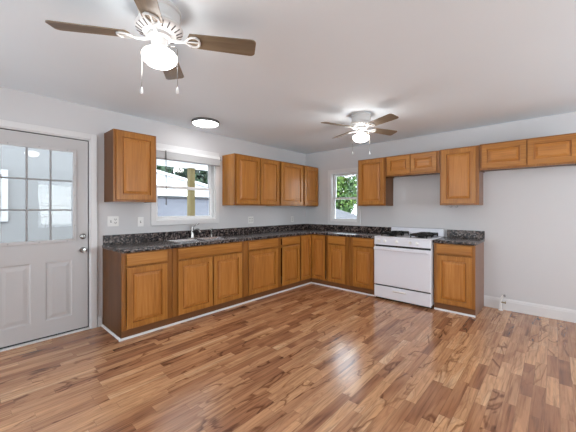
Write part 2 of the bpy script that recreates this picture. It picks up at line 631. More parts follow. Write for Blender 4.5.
# unseen walls, with window openings added for the fill lights
fx = [0.0, 0.75, 2.35, 2.95, 4.55, XR]
fz = [0.0, 0.75, 2.15, H]
wf = MB().plate(fx, fz, lambda i, j: not (i in (1, 3) and j == 1), lambda u, v, d: (u, d, v), YF - 0.14, YF).build('wall_front', M['wall'])
tag(wf, kind='structure')
ry = [YF, -3.3, -1.3, 0.0]
wr = MB().plate(ry, fz, lambda i, j: not (i == 1 and j == 1), lambda u, v, d: (d, u, v), XR, XR + 0.14).build('wall_right', M['wall'])
tag(wr, kind='structure')

def baseboard(name, a0, a1, fn, h=0.145):
    prof = [(0.0, 0.0), (0.016, 0.0), (0.016, h - 0.035), (0.013, h - 0.028), (0.013, h - 0.018), (0.008, h - 0.008), (0.006, h), (0.0, h)]
    o = MB().prism(prof, fn, a0, a1).build(name, M['trim'])
    return tag(o, kind='structure')
baseboard('baseboard_back', 3.082, XR, lambda a, b, d: (d, -a, b))
baseboard('baseboard_left', -3.706, -3.668, lambda a, b, d: (a, d, b), h=0.11)
baseboard('baseboard_left_far', YF, -4.765, lambda a, b, d: (a, d, b))
baseboard('baseboard_right', YF, -0.02, lambda a, b, d: (XR - a, d, b))
baseboard('baseboard_front', 0.02, XR - 0.02, lambda a, b, d: (d, YF + a, b))

# ------------------------------------------------------------------ door in the left wall
dr = empty('door_1', (0, DY0, 0))
tag(dr, 'white half-lite entry door with nine panes and two lower panels', kind='structure')
dw = DY1 - DY0
fnd = lambda u, v, d: (d, u, v)
cw = 0.060
c = MB()
c.box(0.0, 0.018, -cw, 0.0, 0.0, DZ + cw, 0.004)
c.box(0.0, 0.018, dw, dw + cw, 0.0, DZ + cw, 0.004)
c.box(0.0, 0.0178, 0.0, dw, DZ, DZ + cw, 0.004)
c.build('door_casing', M['trim'], dr)
c = MB()
c.box(-0.14, 0.0, 0.0, 0.012, 0.0, DZ)
c.box(-0.14, 0.0, dw - 0.012, dw, 0.0, DZ)
c.box(-0.14, 0.0, 0.012, dw - 0.012, DZ - 0.012, DZ)
c.build('door_jamb', M['trim'], dr)
tag(MB().box(-0.14, 0.012, 0.0, dw, 0.0005, 0.018, 0.003).build('threshold', M['trim'], dr))
c = MB()
c.box(-0.050, -0.024, dw - 0.0228, dw - 0.0122, 0.034, DZ - 0.0122)
c.box(-0.050, -0.024, 0.0122, 0.0218, 0.034, DZ - 0.0122)
c.box(-0.050, -0.024, 0.0218, dw - 0.0228, DZ - 0.0228, DZ - 0.0122)
c.box(-0.046, -0.014, 0.0122, dw - 0.0122, 0.0182, 0.0338)
c.build('gap_filler', M['gap'], dr)  # dark strips standing in for the shade in the gap around the slab
# slab with raised panel fields and an opening for the lite
s0, s1, t0, t1 = 0.022, dw - 0.023, 0.034, DZ - 0.023
LY0, LY1, LZ0, LZ1 = 0.210, 0.780, 0.985, 1.915   # lite opening, local to the door
P = [(0.220, 0.440), (0.555, 0.745)]
PZ0, PZ1 = 0.190, 0.775
P[0] = (0.205, 0.435)
P[1] = (0.545, 0.765)
us = [s0, P[0][0], LY0, P[0][1], P[1][0], P[1][1], LY1, s1]
vs = [t0, PZ0, PZ1, LZ0, LZ1, t1]
def solid_door(i, j):
    if j == 3 and 2 <= i <= 5:
        return False
    if j == 1 and (i in (1, 2) or i == 4):
        return False
    return True
slab = MB().plate(us, vs, solid_door, fnd, -0.046, -0.006)
slab.build('door_slab', M['door'], dr)
for (a, b) in P:
    pm = MB()
    e = 0.0
    pm.loops([(a, b, PZ0, PZ1, -0.006), (a + .012, b - .012, PZ0 + .012, PZ1 - .012, -0.012), (a + .028, b - .028, PZ0 + .028, PZ1 - .028, -0.012),
              (a + .05, b - .05, PZ0 + .05, PZ1 - .05, -0.008), (a + .055, b - .055, PZ0 + .055, PZ1 - .055, -0.007)], fnd, close_last=True)
    pm.loops([(a, b, PZ0, PZ1, -0.046), (a + .012, b - .012, PZ0 + .012, PZ1 - .012, -0.038)], fnd, close_last=True)
    pm.build('raised_panel', M['door'], dr)
lf = MB()
lf.plate([LY0 - .022, LY0 + .012, LY1 - .012, LY1 + .022], [LZ0 - .022, LZ0 + .012, LZ1 - .012, LZ1 + .022], lambda i, j: not (i == 1 and j == 1), fnd, -0.0058, 0.006, 0.004)
lfo = lf.build('lite_frame', M['door'], dr)
sm = MB()
for a in (LY0 + .06, (LY0 + LY1) / 2, LY1 - .06):
    for z in (LZ0 - .006, LZ1 + .006):
        sm.lathe([(0.006, 0.006), (0.005, 0.0078), (0, 0.0082)], (0, a, z), 10, 'x')
for z in (LZ0 + .15, (LZ0 + LZ1) / 2, LZ1 - .15):
    for a in (LY0 - .006, LY1 + .006):
        sm.lathe([(0.006, 0.006), (0.005, 0.0078), (0, 0.0082)], (0, a, z), 10, 'x')
sm.build('frame_screws', M['grey'], lfo)
gi = MB()
pw, ph = (LY1 - LY0 - 0.024) / 3, (LZ1 - LZ0 - 0.024) / 3
for k in (1, 2):
    gi.box(-0.020, -0.004, LY0 + .012 + pw * k - .008, LY0 + .012 + pw * k + .008, LZ0 + .012, LZ1 - .012, 0.003)
    gi.box(-0.0195, -0.0045, LY0 + .012, LY1 - .012, LZ0 + .012 + ph * k - .008, LZ0 + .012 + ph * k + .008, 0.003)
gi.build('muntin_grille', M['lite'], dr)
for i in range(3):
    for j in range(3):
        MB().box(-0.030, -0.026, LY0 + .0125 + pw * i, LY0 + .0115 + pw * (i + 1), LZ0 + .0125 + ph * j, LZ0 + .0115 + ph * (j + 1)).build('pane', M['glass'], dr)
ky = -3.841 - DY0
db = MB().lathe([(0.030, -0.006), (0.030, 0.002), (0.024, 0.010), (0.018, 0.012), (0.016, 0.018), (0, 0.018)], (0, ky, 1.015), 24, 'x')
db.box(0.016, 0.032, ky - 0.004, ky + 0.004, 0.998, 1.032, 0.002)
tag(db.build('deadbolt', M['nickel'], dr, True))
kn = MB().lathe([(0.031, -0.006), (0.031, 0.001), (0.026, 0.008), (0.012, 0.012), (0.011, 0.030), (0.020, 0.036), (0.027, 0.046), (0.028, 0.056), (0.022, 0.066), (0, 0.069)], (0, ky, 0.868), 24, 'x')
tag(kn.build('door_knob', M['nickel'], dr, True))

# ------------------------------------------------------------------ windows
def window(name, loc, rz, w_, z0, z1, label, casing=0.065, has_blind=False):
    """Local frame: x along the wall, -y into the room, wall face at y = 0."""
    t = empty(name, loc, rz)
    tag(t, label, kind='structure')
    fn = lambda u, v, d: (u, d, v)
    o = MB().plate([-casing, 0, w_, w_ + casing], [z0 - casing, z0, z1, z1 + casing], lambda i, j: not (i == 1 and j == 1), fn, -0.018, 0.0, 0.004)
    o.build('window_casing', M['trim'], t)
    # liner
    MB().plate([0, 0.012, w_ - 0.012, w_], [z0, z0 + 0.012, z1 - 0.012, z1], lambda i, j: not (i == 1 and j == 1), fn, 0.0, 0.139).build('window_frame', M['vinyl'], t)
    zm = z0 + (z1 - z0) * 0.475
    f = 0.036
    def sash(y0, y1, a, b):
        s = MB().plate([0.012, 0.012 + f, w_ - 0.012 - f, w_ - 0.012], [a, a + f, b - f, b], lambda i, j: not (i == 1 and j == 1), fn, y0, y1, 0.004)
        so = s.build('sash', M['vinyl'], t)
        MB().box(0.012 + f, w_ - 0.012 - f, (y0 + y1) / 2 - .002, (y0 + y1) / 2 + .002, a + f, b - f).build('pane', M['glass'], so)
        return so
    lo = sash(0.055, 0.085, z0 + 0.012, zm + 0.018)
    MB().box(w_ / 2 - 0.03, w_ / 2 + 0.03, 0.044, 0.056, zm + 0.004, zm + 0.016, 0.003).build('sash_lock', M['vinyl'], lo)
    sash(0.088, 0.118, zm - 0.018, z1 - 0.012)
    MB().box(0.0121, w_ - 0.0121, 0.002, 0.055, z0 + 0.0121, z0 + 0.018, 0.002).build('window_sill', M['vinyl'], t)
    return t
window('window_1', (0, WY0, 0), PI / 2, WY1 - WY0, WZ0, WZ1, 'white double hung window above the sink with a raised blind')
window('window_2', (BX0, 0, 0), 0, BX1 - BX0, BZ0, BZ1, 'small white double hung window near the room corner showing trees')
window('added_window_3', (2.35, YF, 0), PI, 1.6, 0.75, 2.15, None)  # this and the next two: unseen windows added to carry the fill lights
window('added_window_4', (4.55, YF, 0), PI, 1.6, 0.75, 2.15, None)
window('added_window_5', (XR, -1.3, 0), -PI / 2, 2.0, 0.75, 2.15, None)

# raised mini blind on the sink window
bl = empty('window_blind', (0.018, WY0, 0))
tag(bl, 'white mini blind drawn up to the top of the sink window', 'blind')
bw = WY1 - WY0
MB().box(0.001, 0.046, -0.055, bw + 0.060, 2.045, 2.085, 0.004).build('headrail', M['vinyl'], bl)
st = MB()
for k in range(13):
    st.box(0.004, 0.042, -0.050, bw + 0.055, 1.962 + k * 0.0063, 1.9655 + k * 0.0063)
tag(st.build('slat_stack', M['vinyl'], bl))
MB().box(0.004, 0.042, -0.050, bw + 0.055, 1.945, 1.961, 0.004).build('bottom_rail', M['lite'], bl)
MB().box(0.0, 0.05, bw + 0.050, bw + 0.066, 2.035, 2.09, 0.003).build('end_bracket', M['lite'], bl)
wd = MB().tube([(0.052, 0.098, 2.06), (0.054, 0.098, 1.99), (0.054, 0.101, 1.40)], 0.0055, 8)
wd.lathe([(0.004, 1.36), (0.0075, 1.37), (0.007, 1.40), (0.005, 1.41)], (0.054, 0.101, 0), 10)
tag(wd.build('tilt_wand', M['rim'], bl), 'thin grey tilt wand')

# ------------------------------------------------------------------ cabinets
def front_fn(u, v, d):            # local: x, z, distance out from the face (towards -y)
    return (u, -d, v)

def door_front(parent, name, x0, x1, z0, z1, y, mat, panel=True, fw=0.056, knob=False):
    """A frame-and-raised-panel front standing off y (front side)."""
    t = 0.025
    f = front_fn
    fw = min(fw, (z1 - z0) * 0.26, (x1 - x0) * 0.28)
    y0_ = -y + 0.0005
    if panel:
        m = MB().loops([(x0 + .013, x1 - .013, z0 + .013, z1 - .013, y0_), (x0, x1, z0, z1, -y + t - 0.006), (x0, x1, z0, z1, -y + t - 0.003), (x0 + .003, x1 - .003, z0 + .003, z1 - .003, -y + t),
                        (x0 + fw, x1 - fw, z0 + fw, z1 - fw, -y + t), (x0 + fw + .003, x1 - fw - .003, z0 + fw + .003, z1 - fw - .003, -y + t - .019)], f, close_first=True)
        o = m.build(name, mat, parent)
        g = fw + 0.0028
        q = MB().loops([(x0 + g, x1 - g, z0 + g, z1 - g, -y + t - .0190), (x0 + g + .010, x1 - g - .010, z0 + g + .010, z1 - g - .010, -y + t - .0190),
                        (x0 + g + .012, x1 - g - .012, z0 + g + .012, z1 - g - .012, -y + t - .011), (x0 + g + .036, x1 - g - .036, z0 + g + .036, z1 - g - .036, -y + t - .004), (x0 + g + .0365, x1 - g - .0365, z0 + g + .0365, z1 - g - .0365, -y + t - .001)], f, close_last=True)
        q.build('raised_panel', M['oak_panel'] if mat is M['oak_v'] else M['oak_panel_h'], o)
    else:
        m = MB().loops([(x0 + .013, x1 - .013, z0 + .013, z1 - .013, y0_), (x0, x1, z0, z1, -y + t - 0.006), (x0, x1, z0, z1, -y + t - 0.006), (x0 + .003, x1 - .003, z0 + .003, z1 - .003, -y + t - .002),
                        (x0 + .010, x1 - .010, z0 + .010, z1 - .010, -y + t)], f, close_first=True, close_last=True)
        o = m.build(name, mat, parent)
    return o

BD = 0.585       # base cabinet depth to the face of its frame
def base_cabinet(loc, rz, w_, drawers, doors, label, ends=(False, False), stile_l=0.03, extra=None):
    """drawers, doors: lists of (x0, x1). Local frame: back-left foot at origin, front towards -y."""
    t = empty('base_cabinet', loc, rz)
    tag(t, label, 'cabinet', 'base cabinets along the two walls')
    g = 0.0008
    c = MB()
    c.box(g, 0.016, -BD + 0.02, -0.002, 0.10, 0.868)
    c.box(w_ - 0.016, w_ - g, -BD + 0.02, -0.002, 0.10, 0.868)
    c.box(0.016, w_ - 0.016, -BD + 0.02, -0.002, 0.10, 0.116)
    c.box(0.016, w_ - 0.016, -0.010, -0.002, 0.116, 0.868)
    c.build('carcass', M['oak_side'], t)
    for k, on in enumerate(ends):
        if on:
            x = (g - 0.0003, w_ - g + 0.0003)[k]
            xx = (x, x + 0.006) if k == 0 else (x - 0.006, x)
            MB().box(xx[0] - (0.003 if k == 0 else -0.003), xx[1] - (0.003 if k == 0 else -0.003), -BD + 0.019, -0.002, 0.0, 0.868, 0.001).build('end_panel', M['oak_side'] if k == 0 else M['oak_side_sheen'], t)
    # face frame: two outer stiles, top, middle and bottom rails, a stile between openings
    ff = MB()
    xl, xr = g, w_ - g
    ff.box(xl, xl + 0.038, -BD, -BD + 0.019, 0.09, 0.868, 0.0012)
    ff.box(xr - 0.038, xr, -BD, -BD + 0.019, 0.09, 0.868, 0.0012)
    ff.box(xl + .038, xr - .038, -BD + .0004, -BD + 0.019, 0.838, 0.868)
    ff.box(xl + .038, xr - .038, -BD + .0004, -BD + 0.019, 0.09, 0.128)
    if drawers:
        ff.box(xl + .038, xr - .038, -BD + .0004, -BD + 0.019, 0.700, 0.745)
    allx = sorted(set([d for d in doors]))
    for (a, b), (c2, d2) in zip(allx, allx[1:]):
        ff.box((b + c2) / 2 - 0.022 - (c2 - b) / 2, (b + c2) / 2 + 0.022 + (c2 - b) / 2, -BD + .0002, -BD + 0.0188, 0.128, 0.70 if drawers else 0.838)
    edges = ([0.0] + [x for d in doors for x in d] + [w_])
    if edges[1] > 0.06:
        ff.box(xl + 0.037, edges[1] + 0.012, -BD + .0003, -BD + 0.0189, 0.128, 0.838)
    if w_ - edges[-2] > 0.06:
        ff.box(edges[-2] - 0.012, xr - 0.037, -BD + .0003, -BD + 0.0189, 0.128, 0.838)
    ff.build('face_frame', M['oak_frame'], t)
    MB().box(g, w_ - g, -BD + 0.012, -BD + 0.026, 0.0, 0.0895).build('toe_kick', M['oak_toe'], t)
    for d in drawers:
        door_front(t, 'drawer', d[0], d[1], 0.735, 0.858, -BD, M['oak_h'], panel=False)
    for d in doors:
        door_front(t, 'door', d[0], d[1], 0.103, 0.715 if drawers else 0.852, -BD, M['oak_v'])
    return t

LW = PI / 2        # rotation for things on the left wall
gL = 0.002
def left_base(y0, y1, dr_, do_, label, ends=(False, False)):
    return base_cabinet((gL, y0, 0), LW, y1 - y0, [(a - y0, b - y0) for a, b in dr_], [(a - y0, b - y0) for a, b in do_], label, ends)
left_base(-3.655, -3.135, [(-3.618, -3.200)], [(-3.616, -3.202)], 'honey oak base cabinet at the counter end nearest the white door', (True, False))
left_base(-3.133, -2.108, [(-3.075, -2.158)], [(-3.073, -2.622), (-2.606, -2.158)], 'wide two-door honey oak base cabinet under the sink')
left_base(-2.106, -1.405, [(-2.040, -1.450)], [(-2.038, -1.452)], 'wide single-door oak base cabinet just right of the sink cabinet')
left_base(-1.403, -0.915, [(-1.356, -0.925)], [(-1.354, -0.927)], 'narrow oak base cabinet on the sink wall beside the corner doors')

# corner cabinet: L-shaped body with two doors that meet in the inner corner
cc = empty('corner_cabinet', (0, 0, 0))
tag(cc, 'oak corner base cabinet with two narrow doors meeting in the inner corner', 'cabinet', 'base cabinets along the two walls')
cb = MB()
cb.box(gL, BD - 0.02, -0.913, -0.898, 0.10, 0.868)
cb.box(0.918, 0.933, -BD + 0.02, -gL, 0.10, 0.868)
cb.box(gL, 0.012, -0.898, -gL, 0.10, 0.868)
cb.box(0.012, 0.918, -0.012, -gL, 0.10, 0.868)
cb.box(0.012, BD - 0.02, -0.898, -0.012, 0.10, 0.116)
cb.box(BD - 0.02, 0.918, -BD + 0.02, -0.012, 0.10, 0.116)
cb.build('carcass', M['oak_side'], cc)
cf = MB()
cf.box(BD - 0.019, BD, -0.913, -0.885, 0.09, 0.868, 0.001)
cf.box(BD - 0.019, BD, -0.885, -BD, 0.09, 0.125)
cf.box(BD - 0.019, BD, -0.885, -BD, 0.845, 0.868)
cf.box(0.905, 0.933, -BD, -BD + 0.019, 0.09, 0.868, 0.001)
cf.box(BD, 0.905, -BD, -BD + 0.019, 0.09, 0.125)
cf.box(BD, 0.905, -BD, -BD + 0.019, 0.845, 0.868)
cf.build('face_frame', M['oak_frame'], cc)
ck = MB()
ck.box(BD - 0.026, BD - 0.012, -0.914, -BD + 0.012, 0.0, 0.0895)
ck.box(BD - 0.026, 0.933, -BD + 0.012, -BD + 0.026, 0.0, 0.0895)
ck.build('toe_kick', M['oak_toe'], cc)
d1 = door_front(cc, 'door', -0.890, -0.612, 0.103, 0.852, -BD, M['oak_v'], fw=0.05)
d1.rotation_euler = (0, 0, PI / 2)
door_front(cc, 'door', 0.610, 0.898, 0.103, 0.852, -BD, M['oak_v'], fw=0.05)

def back_base(x0, x1, dr_, do_, label, ends=(False, False)):
    return base_cabinet((x0, -gL, 0), 0, x1 - x0, [(a - x0, b - x0) for a, b in dr_], [(a - x0, b - x0) for a, b in do_], label, ends)
back_base(0.935, 1.352, [(0.958, 1.288)], [(0.960, 1.286)], 'narrow oak base cabinet right of the corner doors on the range wall')
back_base(1.354, 1.802, [(1.425, 1.775)], [(1.427, 1.773)], 'narrow oak base cabinet touching the left side of the white range')
back_base(2.612, 3.078, [(2.650, 3.050)], [(2.652, 3.048)], 'single oak base cabinet with a pale sheen on its right side standing right of the white range', (False, True))

# uppers
def wall_cabinet(loc, rz, w_, z0, z1, doors, label, depth=0.305, side='oak_side'):
    t = empty('wall_cabinet', (loc[0], loc[1], z0), rz)
    tag(t, label, 'cabinet', 'wall cabinets along the two walls')
    h = z1 - z0
    g = 0.0008
    c = MB()
    c.box(g, 0.014, -depth + 0.019, -0.001, 0, h)
    c.box(w_ - 0.014, w_ - g, -depth + 0.019, -0.001, 0, h)
    c.box(0.014, w_ - 0.014, -depth + 0.019, -0.001, h - 0.014, h)
    c.box(0.014, w_ - 0.014, -depth + 0.019, -0.001, 0.014, 0.028)
    c.box(0.014, w_ - 0.014, -0.009, -0.001, 0.028, h - 0.014)
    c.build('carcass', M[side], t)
    f = MB()
    f.box(g, 0.038, -depth, -depth + 0.0188, 0, h, 0.0012)
    f.box(w_ - 0.038, w_ - g, -depth, -depth + 0.0188, 0, h, 0.0012)
    f.box(0.038, w_ - 0.038, -depth + .0004, -depth + 0.0188, h - 0.035, h)
    f.box(0.038, w_ - 0.038, -depth + .0004, -depth + 0.0188, 0, 0.035)
    for (a, b), (c2, d2) in zip(doors, doors[1:]):
        f.box(b - 0.02, c2 + 0.02, -depth + .0002, -depth + 0.0186, 0.035, h - 0.035)
    f.build('face_frame', M['oak_frame'], t)
    for a, b in doors:
        door_front(t, 'door', a, b, 0.022, h - 0.018, -depth, M['oak_v'] if h > 0.5 else M['oak_h'])
    return t
def left_upper(y0, y1, z0, z1, doors, label, side='oak_side'):
    return wall_cabinet((gL, y0), LW, y1 - y0, z0, z1, [(a - y0, b - y0) for a, b in doors], label, side=side)
def back_upper(x0, x1, z0, z1, doors, label, side='oak_side'):
    return wall_cabinet((x0, -gL), 0, x1 - x0, z0, z1, [(a - x0, b - x0) for a, b in doors], label, side=side)
left_upper(-3.642, -3.190, 1.388, 2.162, [(-3.620, -3.206)], 'single-door oak wall cabinet hanging between the entry door and sink window')
left_upper(-2.050, -1.114, 1.364, 2.126, [(-2.028, -1.566), (-1.556, -1.134)], 'two-door oak wall cabinet right of the sink window', 'oak_side_lit')
left_upper(-1.112, -0.474, 1.364, 2.126, [(-1.088, -0.500)], 'single-door oak wall cabinet between the two-door one and the corner one')
left_upper(-0.472, -0.010, 1.364, 2.126, [(-0.448, -0.030)], 'oak wall cabinet in the room corner at the end of the sink wall row')
back_upper(1.352, 1.828, 1.362, 2.120, [(1.378, 1.806)], 'tall single-door oak wall cabinet beside the small corner window')
back_upper(1.830, 2.607, 1.812, 2.122, [(1.862, 2.212), (2.220, 2.572)], 'short two-door oak wall cabinet high above the white range')
back_upper(2.609, 3.074, 1.362, 2.126, [(2.636, 3.040)], 'tall single-door oak wall cabinet right of the range, alone above bare wall', 'oak_side_sheen')
back_upper(3.076, 4.010, 1.800, 2.132, [(3.104, 3.546), (3.556, 3.985)], 'short two-door oak wall cabinet at the far right over the empty fridge space')

# small hooks under the tall cabinet right of the range
hk = empty('cup_hook', (2.70, -0.16, 1.362))
tag(hk, 'left small white cup hook under the tall wall cabinet right of the range', 'hook', 'cup hooks under the wall cabinet')
a = MB().tube([(0, 0, 0.002), (0, 0, -0.014)], 0.004, 8)
a.build('shank', M['plastic'], hk)
b = MB().tube([(0, 0, -0.012)] + [(0.014 - 0.014 * math.cos(R(x)), 0, -0.014 - 0.014 * math.sin(R(x))) for x in range(0, 230, 25)], 0.0035, 8)
b.build('curl', M['grey'], hk)
hk2 = copy_tree(hk)
hk2.location.x = 2.77
hk2['label'] = 'right small white cup hook under the tall wall cabinet right of the range'

# ------------------------------------------------------------------ counter tops
CZ0, CZ1 = 0.8695, 0.907
SX0, SX1, SY0, SY1 = 0.115, 0.545, -3.005, -2.195        # sink cut-out
ct = empty('countertop', (0, 0, CZ0))
tag(ct, 'long L-shaped dark speckled countertop running from door to range', 'countertop', 'dark speckled countertops')
cx = [0.001, SX0, SX1, 0.622, 1.808]
cy = [-3.664, SY0, SY1, -0.622, -0.001]
def solid_top(i, j):
    if i == 3:
        return j == 3
    if i == 1 and j == 1:
        return False
    return True
MB().plate(cx, cy, solid_top, lambda u, v, d: (u, v, d - CZ0), CZ0, CZ1, 0.007).build('worktop', M['stone'], ct, True)
MB().box(0.0012, 0.021, -3.655, -0.0012, CZ1 - CZ0 - .0005, 1.012 - CZ0, 0.003).build('backsplash', M['stone'], ct)
MB().box(0.0215, 1.806, -0.021, -0.0012, CZ1 - CZ0 - .0005, 1.012 - CZ0, 0.003).build('backsplash', M['stone'], ct)
ct2 = empty('countertop', (2.604, 0, CZ0))
tag(ct2, 'short dark speckled countertop on the cabinet right of the range', 'countertop', 'dark speckled countertops')
MB().plate([0, 0.486], [-0.622, -0.001], lambda i, j: True, lambda u, v, d: (u, v, d), 0, CZ1 - CZ0, 0.007).build('worktop', M['stone'], ct2, True)
MB().box(0.022, 0.486, -0.021, -0.0012, CZ1 - CZ0 - .0005, 1.012 - CZ0, 0.003).build('backsplash', M['stone'], ct2)

# white shoe moulding along the toe boards
sh = [(0, 0), (0.014, 0), (0.0135, 0.008), (0.010, 0.015), (0.004, 0.020), (0, 0.020)]
TX = BD - 0.0115 + gL
o = MB()
o.prism(sh, lambda a, b, d: (TX + a, d, b), -3.680, -TX)
o.prism(sh, lambda a, b, d: (d, -3.6595 - a, b), 0.002, TX + 0.014)
tag(o.build('trim_1', M['trim']), 'white shoe moulding along the sink wall cabinets', kind='structure')
o = MB().prism(sh, lambda a, b, d: (d, -TX - a, b), TX, 1.802)
tag(o.build('trim_2', M['trim']), 'white shoe moulding under the cabinets left of the range', kind='structure')
o = MB().prism(sh, lambda a, b, d: (d, -TX - a, b), 2.616, 3.080)
tag(o.build('trim_3', M['trim']), 'white shoe moulding under the cabinet right of the range', kind='structure')

# ------------------------------------------------------------------ sink, faucet, sprayer
sk = empty('kitchen_sink', (0, 0, CZ1))
tag(sk, 'double-bowl stainless steel sink set in the countertop under the window', 'sink')
ymid = (SY0 + SY1) / 2
b0x, b1x = 0.150, 0.528
MB().plate([0.045, b0x, b1x, 0.558], [SY0 - .014, SY0 + .022, ymid - .018, ymid + .018, SY1 - .022, SY1 + .014],
           lambda i, j: not (i == 1 and j in (1, 3)), lambda u, v, d: (u, v, d), 0.0004, 0.0055, 0.002).build('rim', M['steel'], sk, True)
for (a, b) in ((SY0 + .022, ymid - .018), (ymid + .018, SY1 - .022)):
    q = MB().loops([(b0x, b1x, a, b, 0.0050), (b0x + .006, b1x - .006, a + .006, b - .006, -0.02), (b0x + .018, b1x - .018, a + .018, b - .018, -0.16), (b0x + .05, b1x - .05, a + .05, b - .05, -0.172)],
                   lambda u, v, d: (u, v, d), close_last=True)
    bo = q.build('basin', M['steel'], sk)
    MB().lathe([(0.045, -0.1715), (0.045, -0.169), (0.030, -0.170), (0, -0.1705)], ((b0x + b1x) / 2, (a + b) / 2, 0), 20).build('drain', M['nickel'], bo, True)
fz = CZ1 + 0.0055
fa = empty('faucet', (0.088, -2.598, fz))
tag(fa, 'single-lever faucet standing behind the sink bowls below the window', 'faucet')
MB().box(-0.028, 0.028, -0.085, 0.085, 0.0, 0.010, 0.004).build('base_plate', M['nickel'], fa, True)
MB().lathe([(0.027, 0.008), (0.024, 0.030), (0.022, 0.10), (0.023, 0.135), (0.020, 0.152), (0, 0.156)], n=20).build('body', M['nickel'], fa, True)
MB().tube([(0.0, 0, 0.075), (0.05, 0, 0.105), (0.11, 0, 0.125), (0.16, 0, 0.122), (0.185, 0, 0.105), (0.19, 0, 0.085)], [0.014, 0.0135, 0.013, 0.0125, 0.012, 0.012], 12).build('spout', M['nickel'], fa, True)
MB().tube([(0.0, 0.0, 0.148), (0.010, 0.022, 0.168), (0.025, 0.058, 0.188), (0.03, 0.085, 0.196)], [0.010, 0.009, 0.008, 0.006], 10).build('lever', M['nickel'], fa, True)
sp = empty('sink_sprayer', (0.088, -2.300, fz))
tag(sp, 'slim side sprayer standing in the sink rim right of the faucet', 'sprayer')
MB().lathe([(0.022, 0.0), (0.022, 0.006), (0.016, 0.014), (0.013, 0.035), (0, 0.036)], n=18).build('holder', M['nickel'], sp, True)
MB().lathe([(0.010, 0.030), (0.011, 0.06), (0.014, 0.085), (0.016, 0.105), (0.012, 0.118), (0, 0.12)], n=18).build('spray_head', M['nickel'], sp, True)
MB().tube([(0.008, 0, 0.098), (0.026, 0.0, 0.106), (0.034, 0, 0.10)], [0.010, 0.010, 0.007], 10).build('nozzle', M['black'], sp, True)

# ------------------------------------------------------------------ wall outlets
def outlet(loc, rz, label, gangs=1, kinds=('duplex',)):
    t = empty('wall_outlet', loc, rz)
    tag(t, label, 'outlet', 'wall outlets and switches')
    w_ = 0.070 + 0.046 * (gangs - 1)
    MB().box(-w_ / 2, w_ / 2, -0.006, 0.0, -0.0575, 0.0575, 0.0025).build('cover_plate', M['plastic'], t)
    for k, kd in enumerate(kinds):
        x = (k - (gangs - 1) / 2) * 0.046
        if kd == 'duplex':
            for z in (0.020, -0.020):
                r = MB().box(x - 0.017, x + 0.017, -0.0085, -0.0055, z - 0.014, z + 0.014, 0.002)
                ro = r.build('receptacle', M['plastic'], t)
                s = MB()
                s.box(x - 0.0105, x - 0.005, -0.0092, -0.0080, z - 0.003, z + 0.010)
                s.box(x + 0.005, x + 0.0105, -0.0092, -0.0080, z - 0.003, z + 0.010)
                s.lathe([(0.0035, -0.0092), (0.0035, -0.008)], (x, 0, z - 0.008), 10, 'y')
                s.build('slots', M['slot'], ro)
        else:
            MB().box(x - 0.006, x + 0.006, -0.0080, -0.0055, -0.013, 0.013).build('toggle_surround', M['slot'], t)
            MB().box(x - 0.004, x + 0.004, -0.018, -0.0056, -0.002, 0.010, 0.0015).build('toggle', M['plastic'], t)
    return t
outlet((0, -3.550, 1.168), LW, 'double-gang white switch and outlet plate beside the entry door casing', 2, ('toggle', 'duplex'))
outlet((0, -3.247, 1.153), LW, 'white single switch plate between the double plate and sink window', 1, ('toggle',))
outlet((0, -1.480, 1.128), LW, 'double-gang white outlet plate under the two-door wall cabinet', 2, ('duplex', 'duplex'))
outlet((0, -0.430, 1.115), LW, 'white outlet plate on the sink wall close to the room corner', 1, ('duplex',))

# ------------------------------------------------------------------ range
rg = empty('gas_range', (1.812, 0, 0))
tag(rg, 'white freestanding gas range between the oak base cabinets', 'range')
RW, RF = 0.788, 0.640
b = MB()
b.box(0, 0.012, -RF, -0.030, 0.045, 0.895, 0.002)
b.box(RW - 0.012, RW, -RF, -0.030, 0.045, 0.895, 0.002)
b.box(0.012, RW - 0.012, -0.042, -0.030, 0.045, 0.895)
b.box(0.012, RW - 0.012, -RF, -0.042, 0.045, 0.060)
b.box(0.012, RW - 0.012, -RF + 0.002, -RF + 0.010, 0.060, 0.895)
b.build('body', M['enamel'], rg)
MB().box(0.010, RW - 0.010, -RF - 0.004, -RF + 0.0018, 0.050, 0.800).build('front_recess', M['gap'], rg)
for x in (0.05, RW - 0.05):
    for y in (-0.58, -0.08):
        MB().lathe([(0.018, 0.0), (0.018, 0.012), (0.012, 0.014), (0.012, 0.045)], (x, y, 0), 14).build('foot', M['black'], rg)
MB().box(0.004, RW - 0.004, -RF + 0.030, -RF + 0.040, 0.003, 0.046).build('toe_panel', M['black'], rg)
ct_ = MB().plate([0, RW], [-RF - 0.018, -0.030], lambda i, j: True, lambda u, v, d: (u, v, d), 0.8955, 0.915, 0.006)
ct_.build('cooktop', M['enamel'], rg, True)
bgd = MB().prism([(-0.078, 0.9145), (-0.028, 0.9145), (-0.028, 1.022), (-0.052, 1.022), (-0.062, 1.015)], lambda a, b, d: (d, a, b), 0.006, RW - 0.006, 0.003)
bgd_o = bgd.build('backguard', M['enamel'], rg)
MB().box(0.004, RW - 0.004, -0.056, -0.026, 1.0215, 1.0255, 0.001).build('top_trim', M['grey'], bgd_o)
cp = MB().prism([(-RF - 0.024, 0.795), (-RF + 0.0015, 0.795), (-RF + 0.0015, 0.8952), (-RF - 0.014, 0.8952)], lambda a, b, d: (d, a, b), 0.002, RW - 0.002, 0.003)
cp.build('control_panel', M['enamel'], rg)
for x in (0.075, 0.165, 0.335, 0.520, 0.610):
    k = MB().lathe([(0.021, 0.0), (0.021, -0.006), (0.017, -0.010), (0.016, -0.022), (0.013, -0.025), (0, -0.025)], (x, -RF - 0.018, 0.850), 18, 'y')
    k.box(x - 0.0035, x + 0.0035, -RF - 0.049, -RF - 0.030, 0.834, 0.866, 0.0015)
    k.build('control_knob', M['plastic'], rg, True)
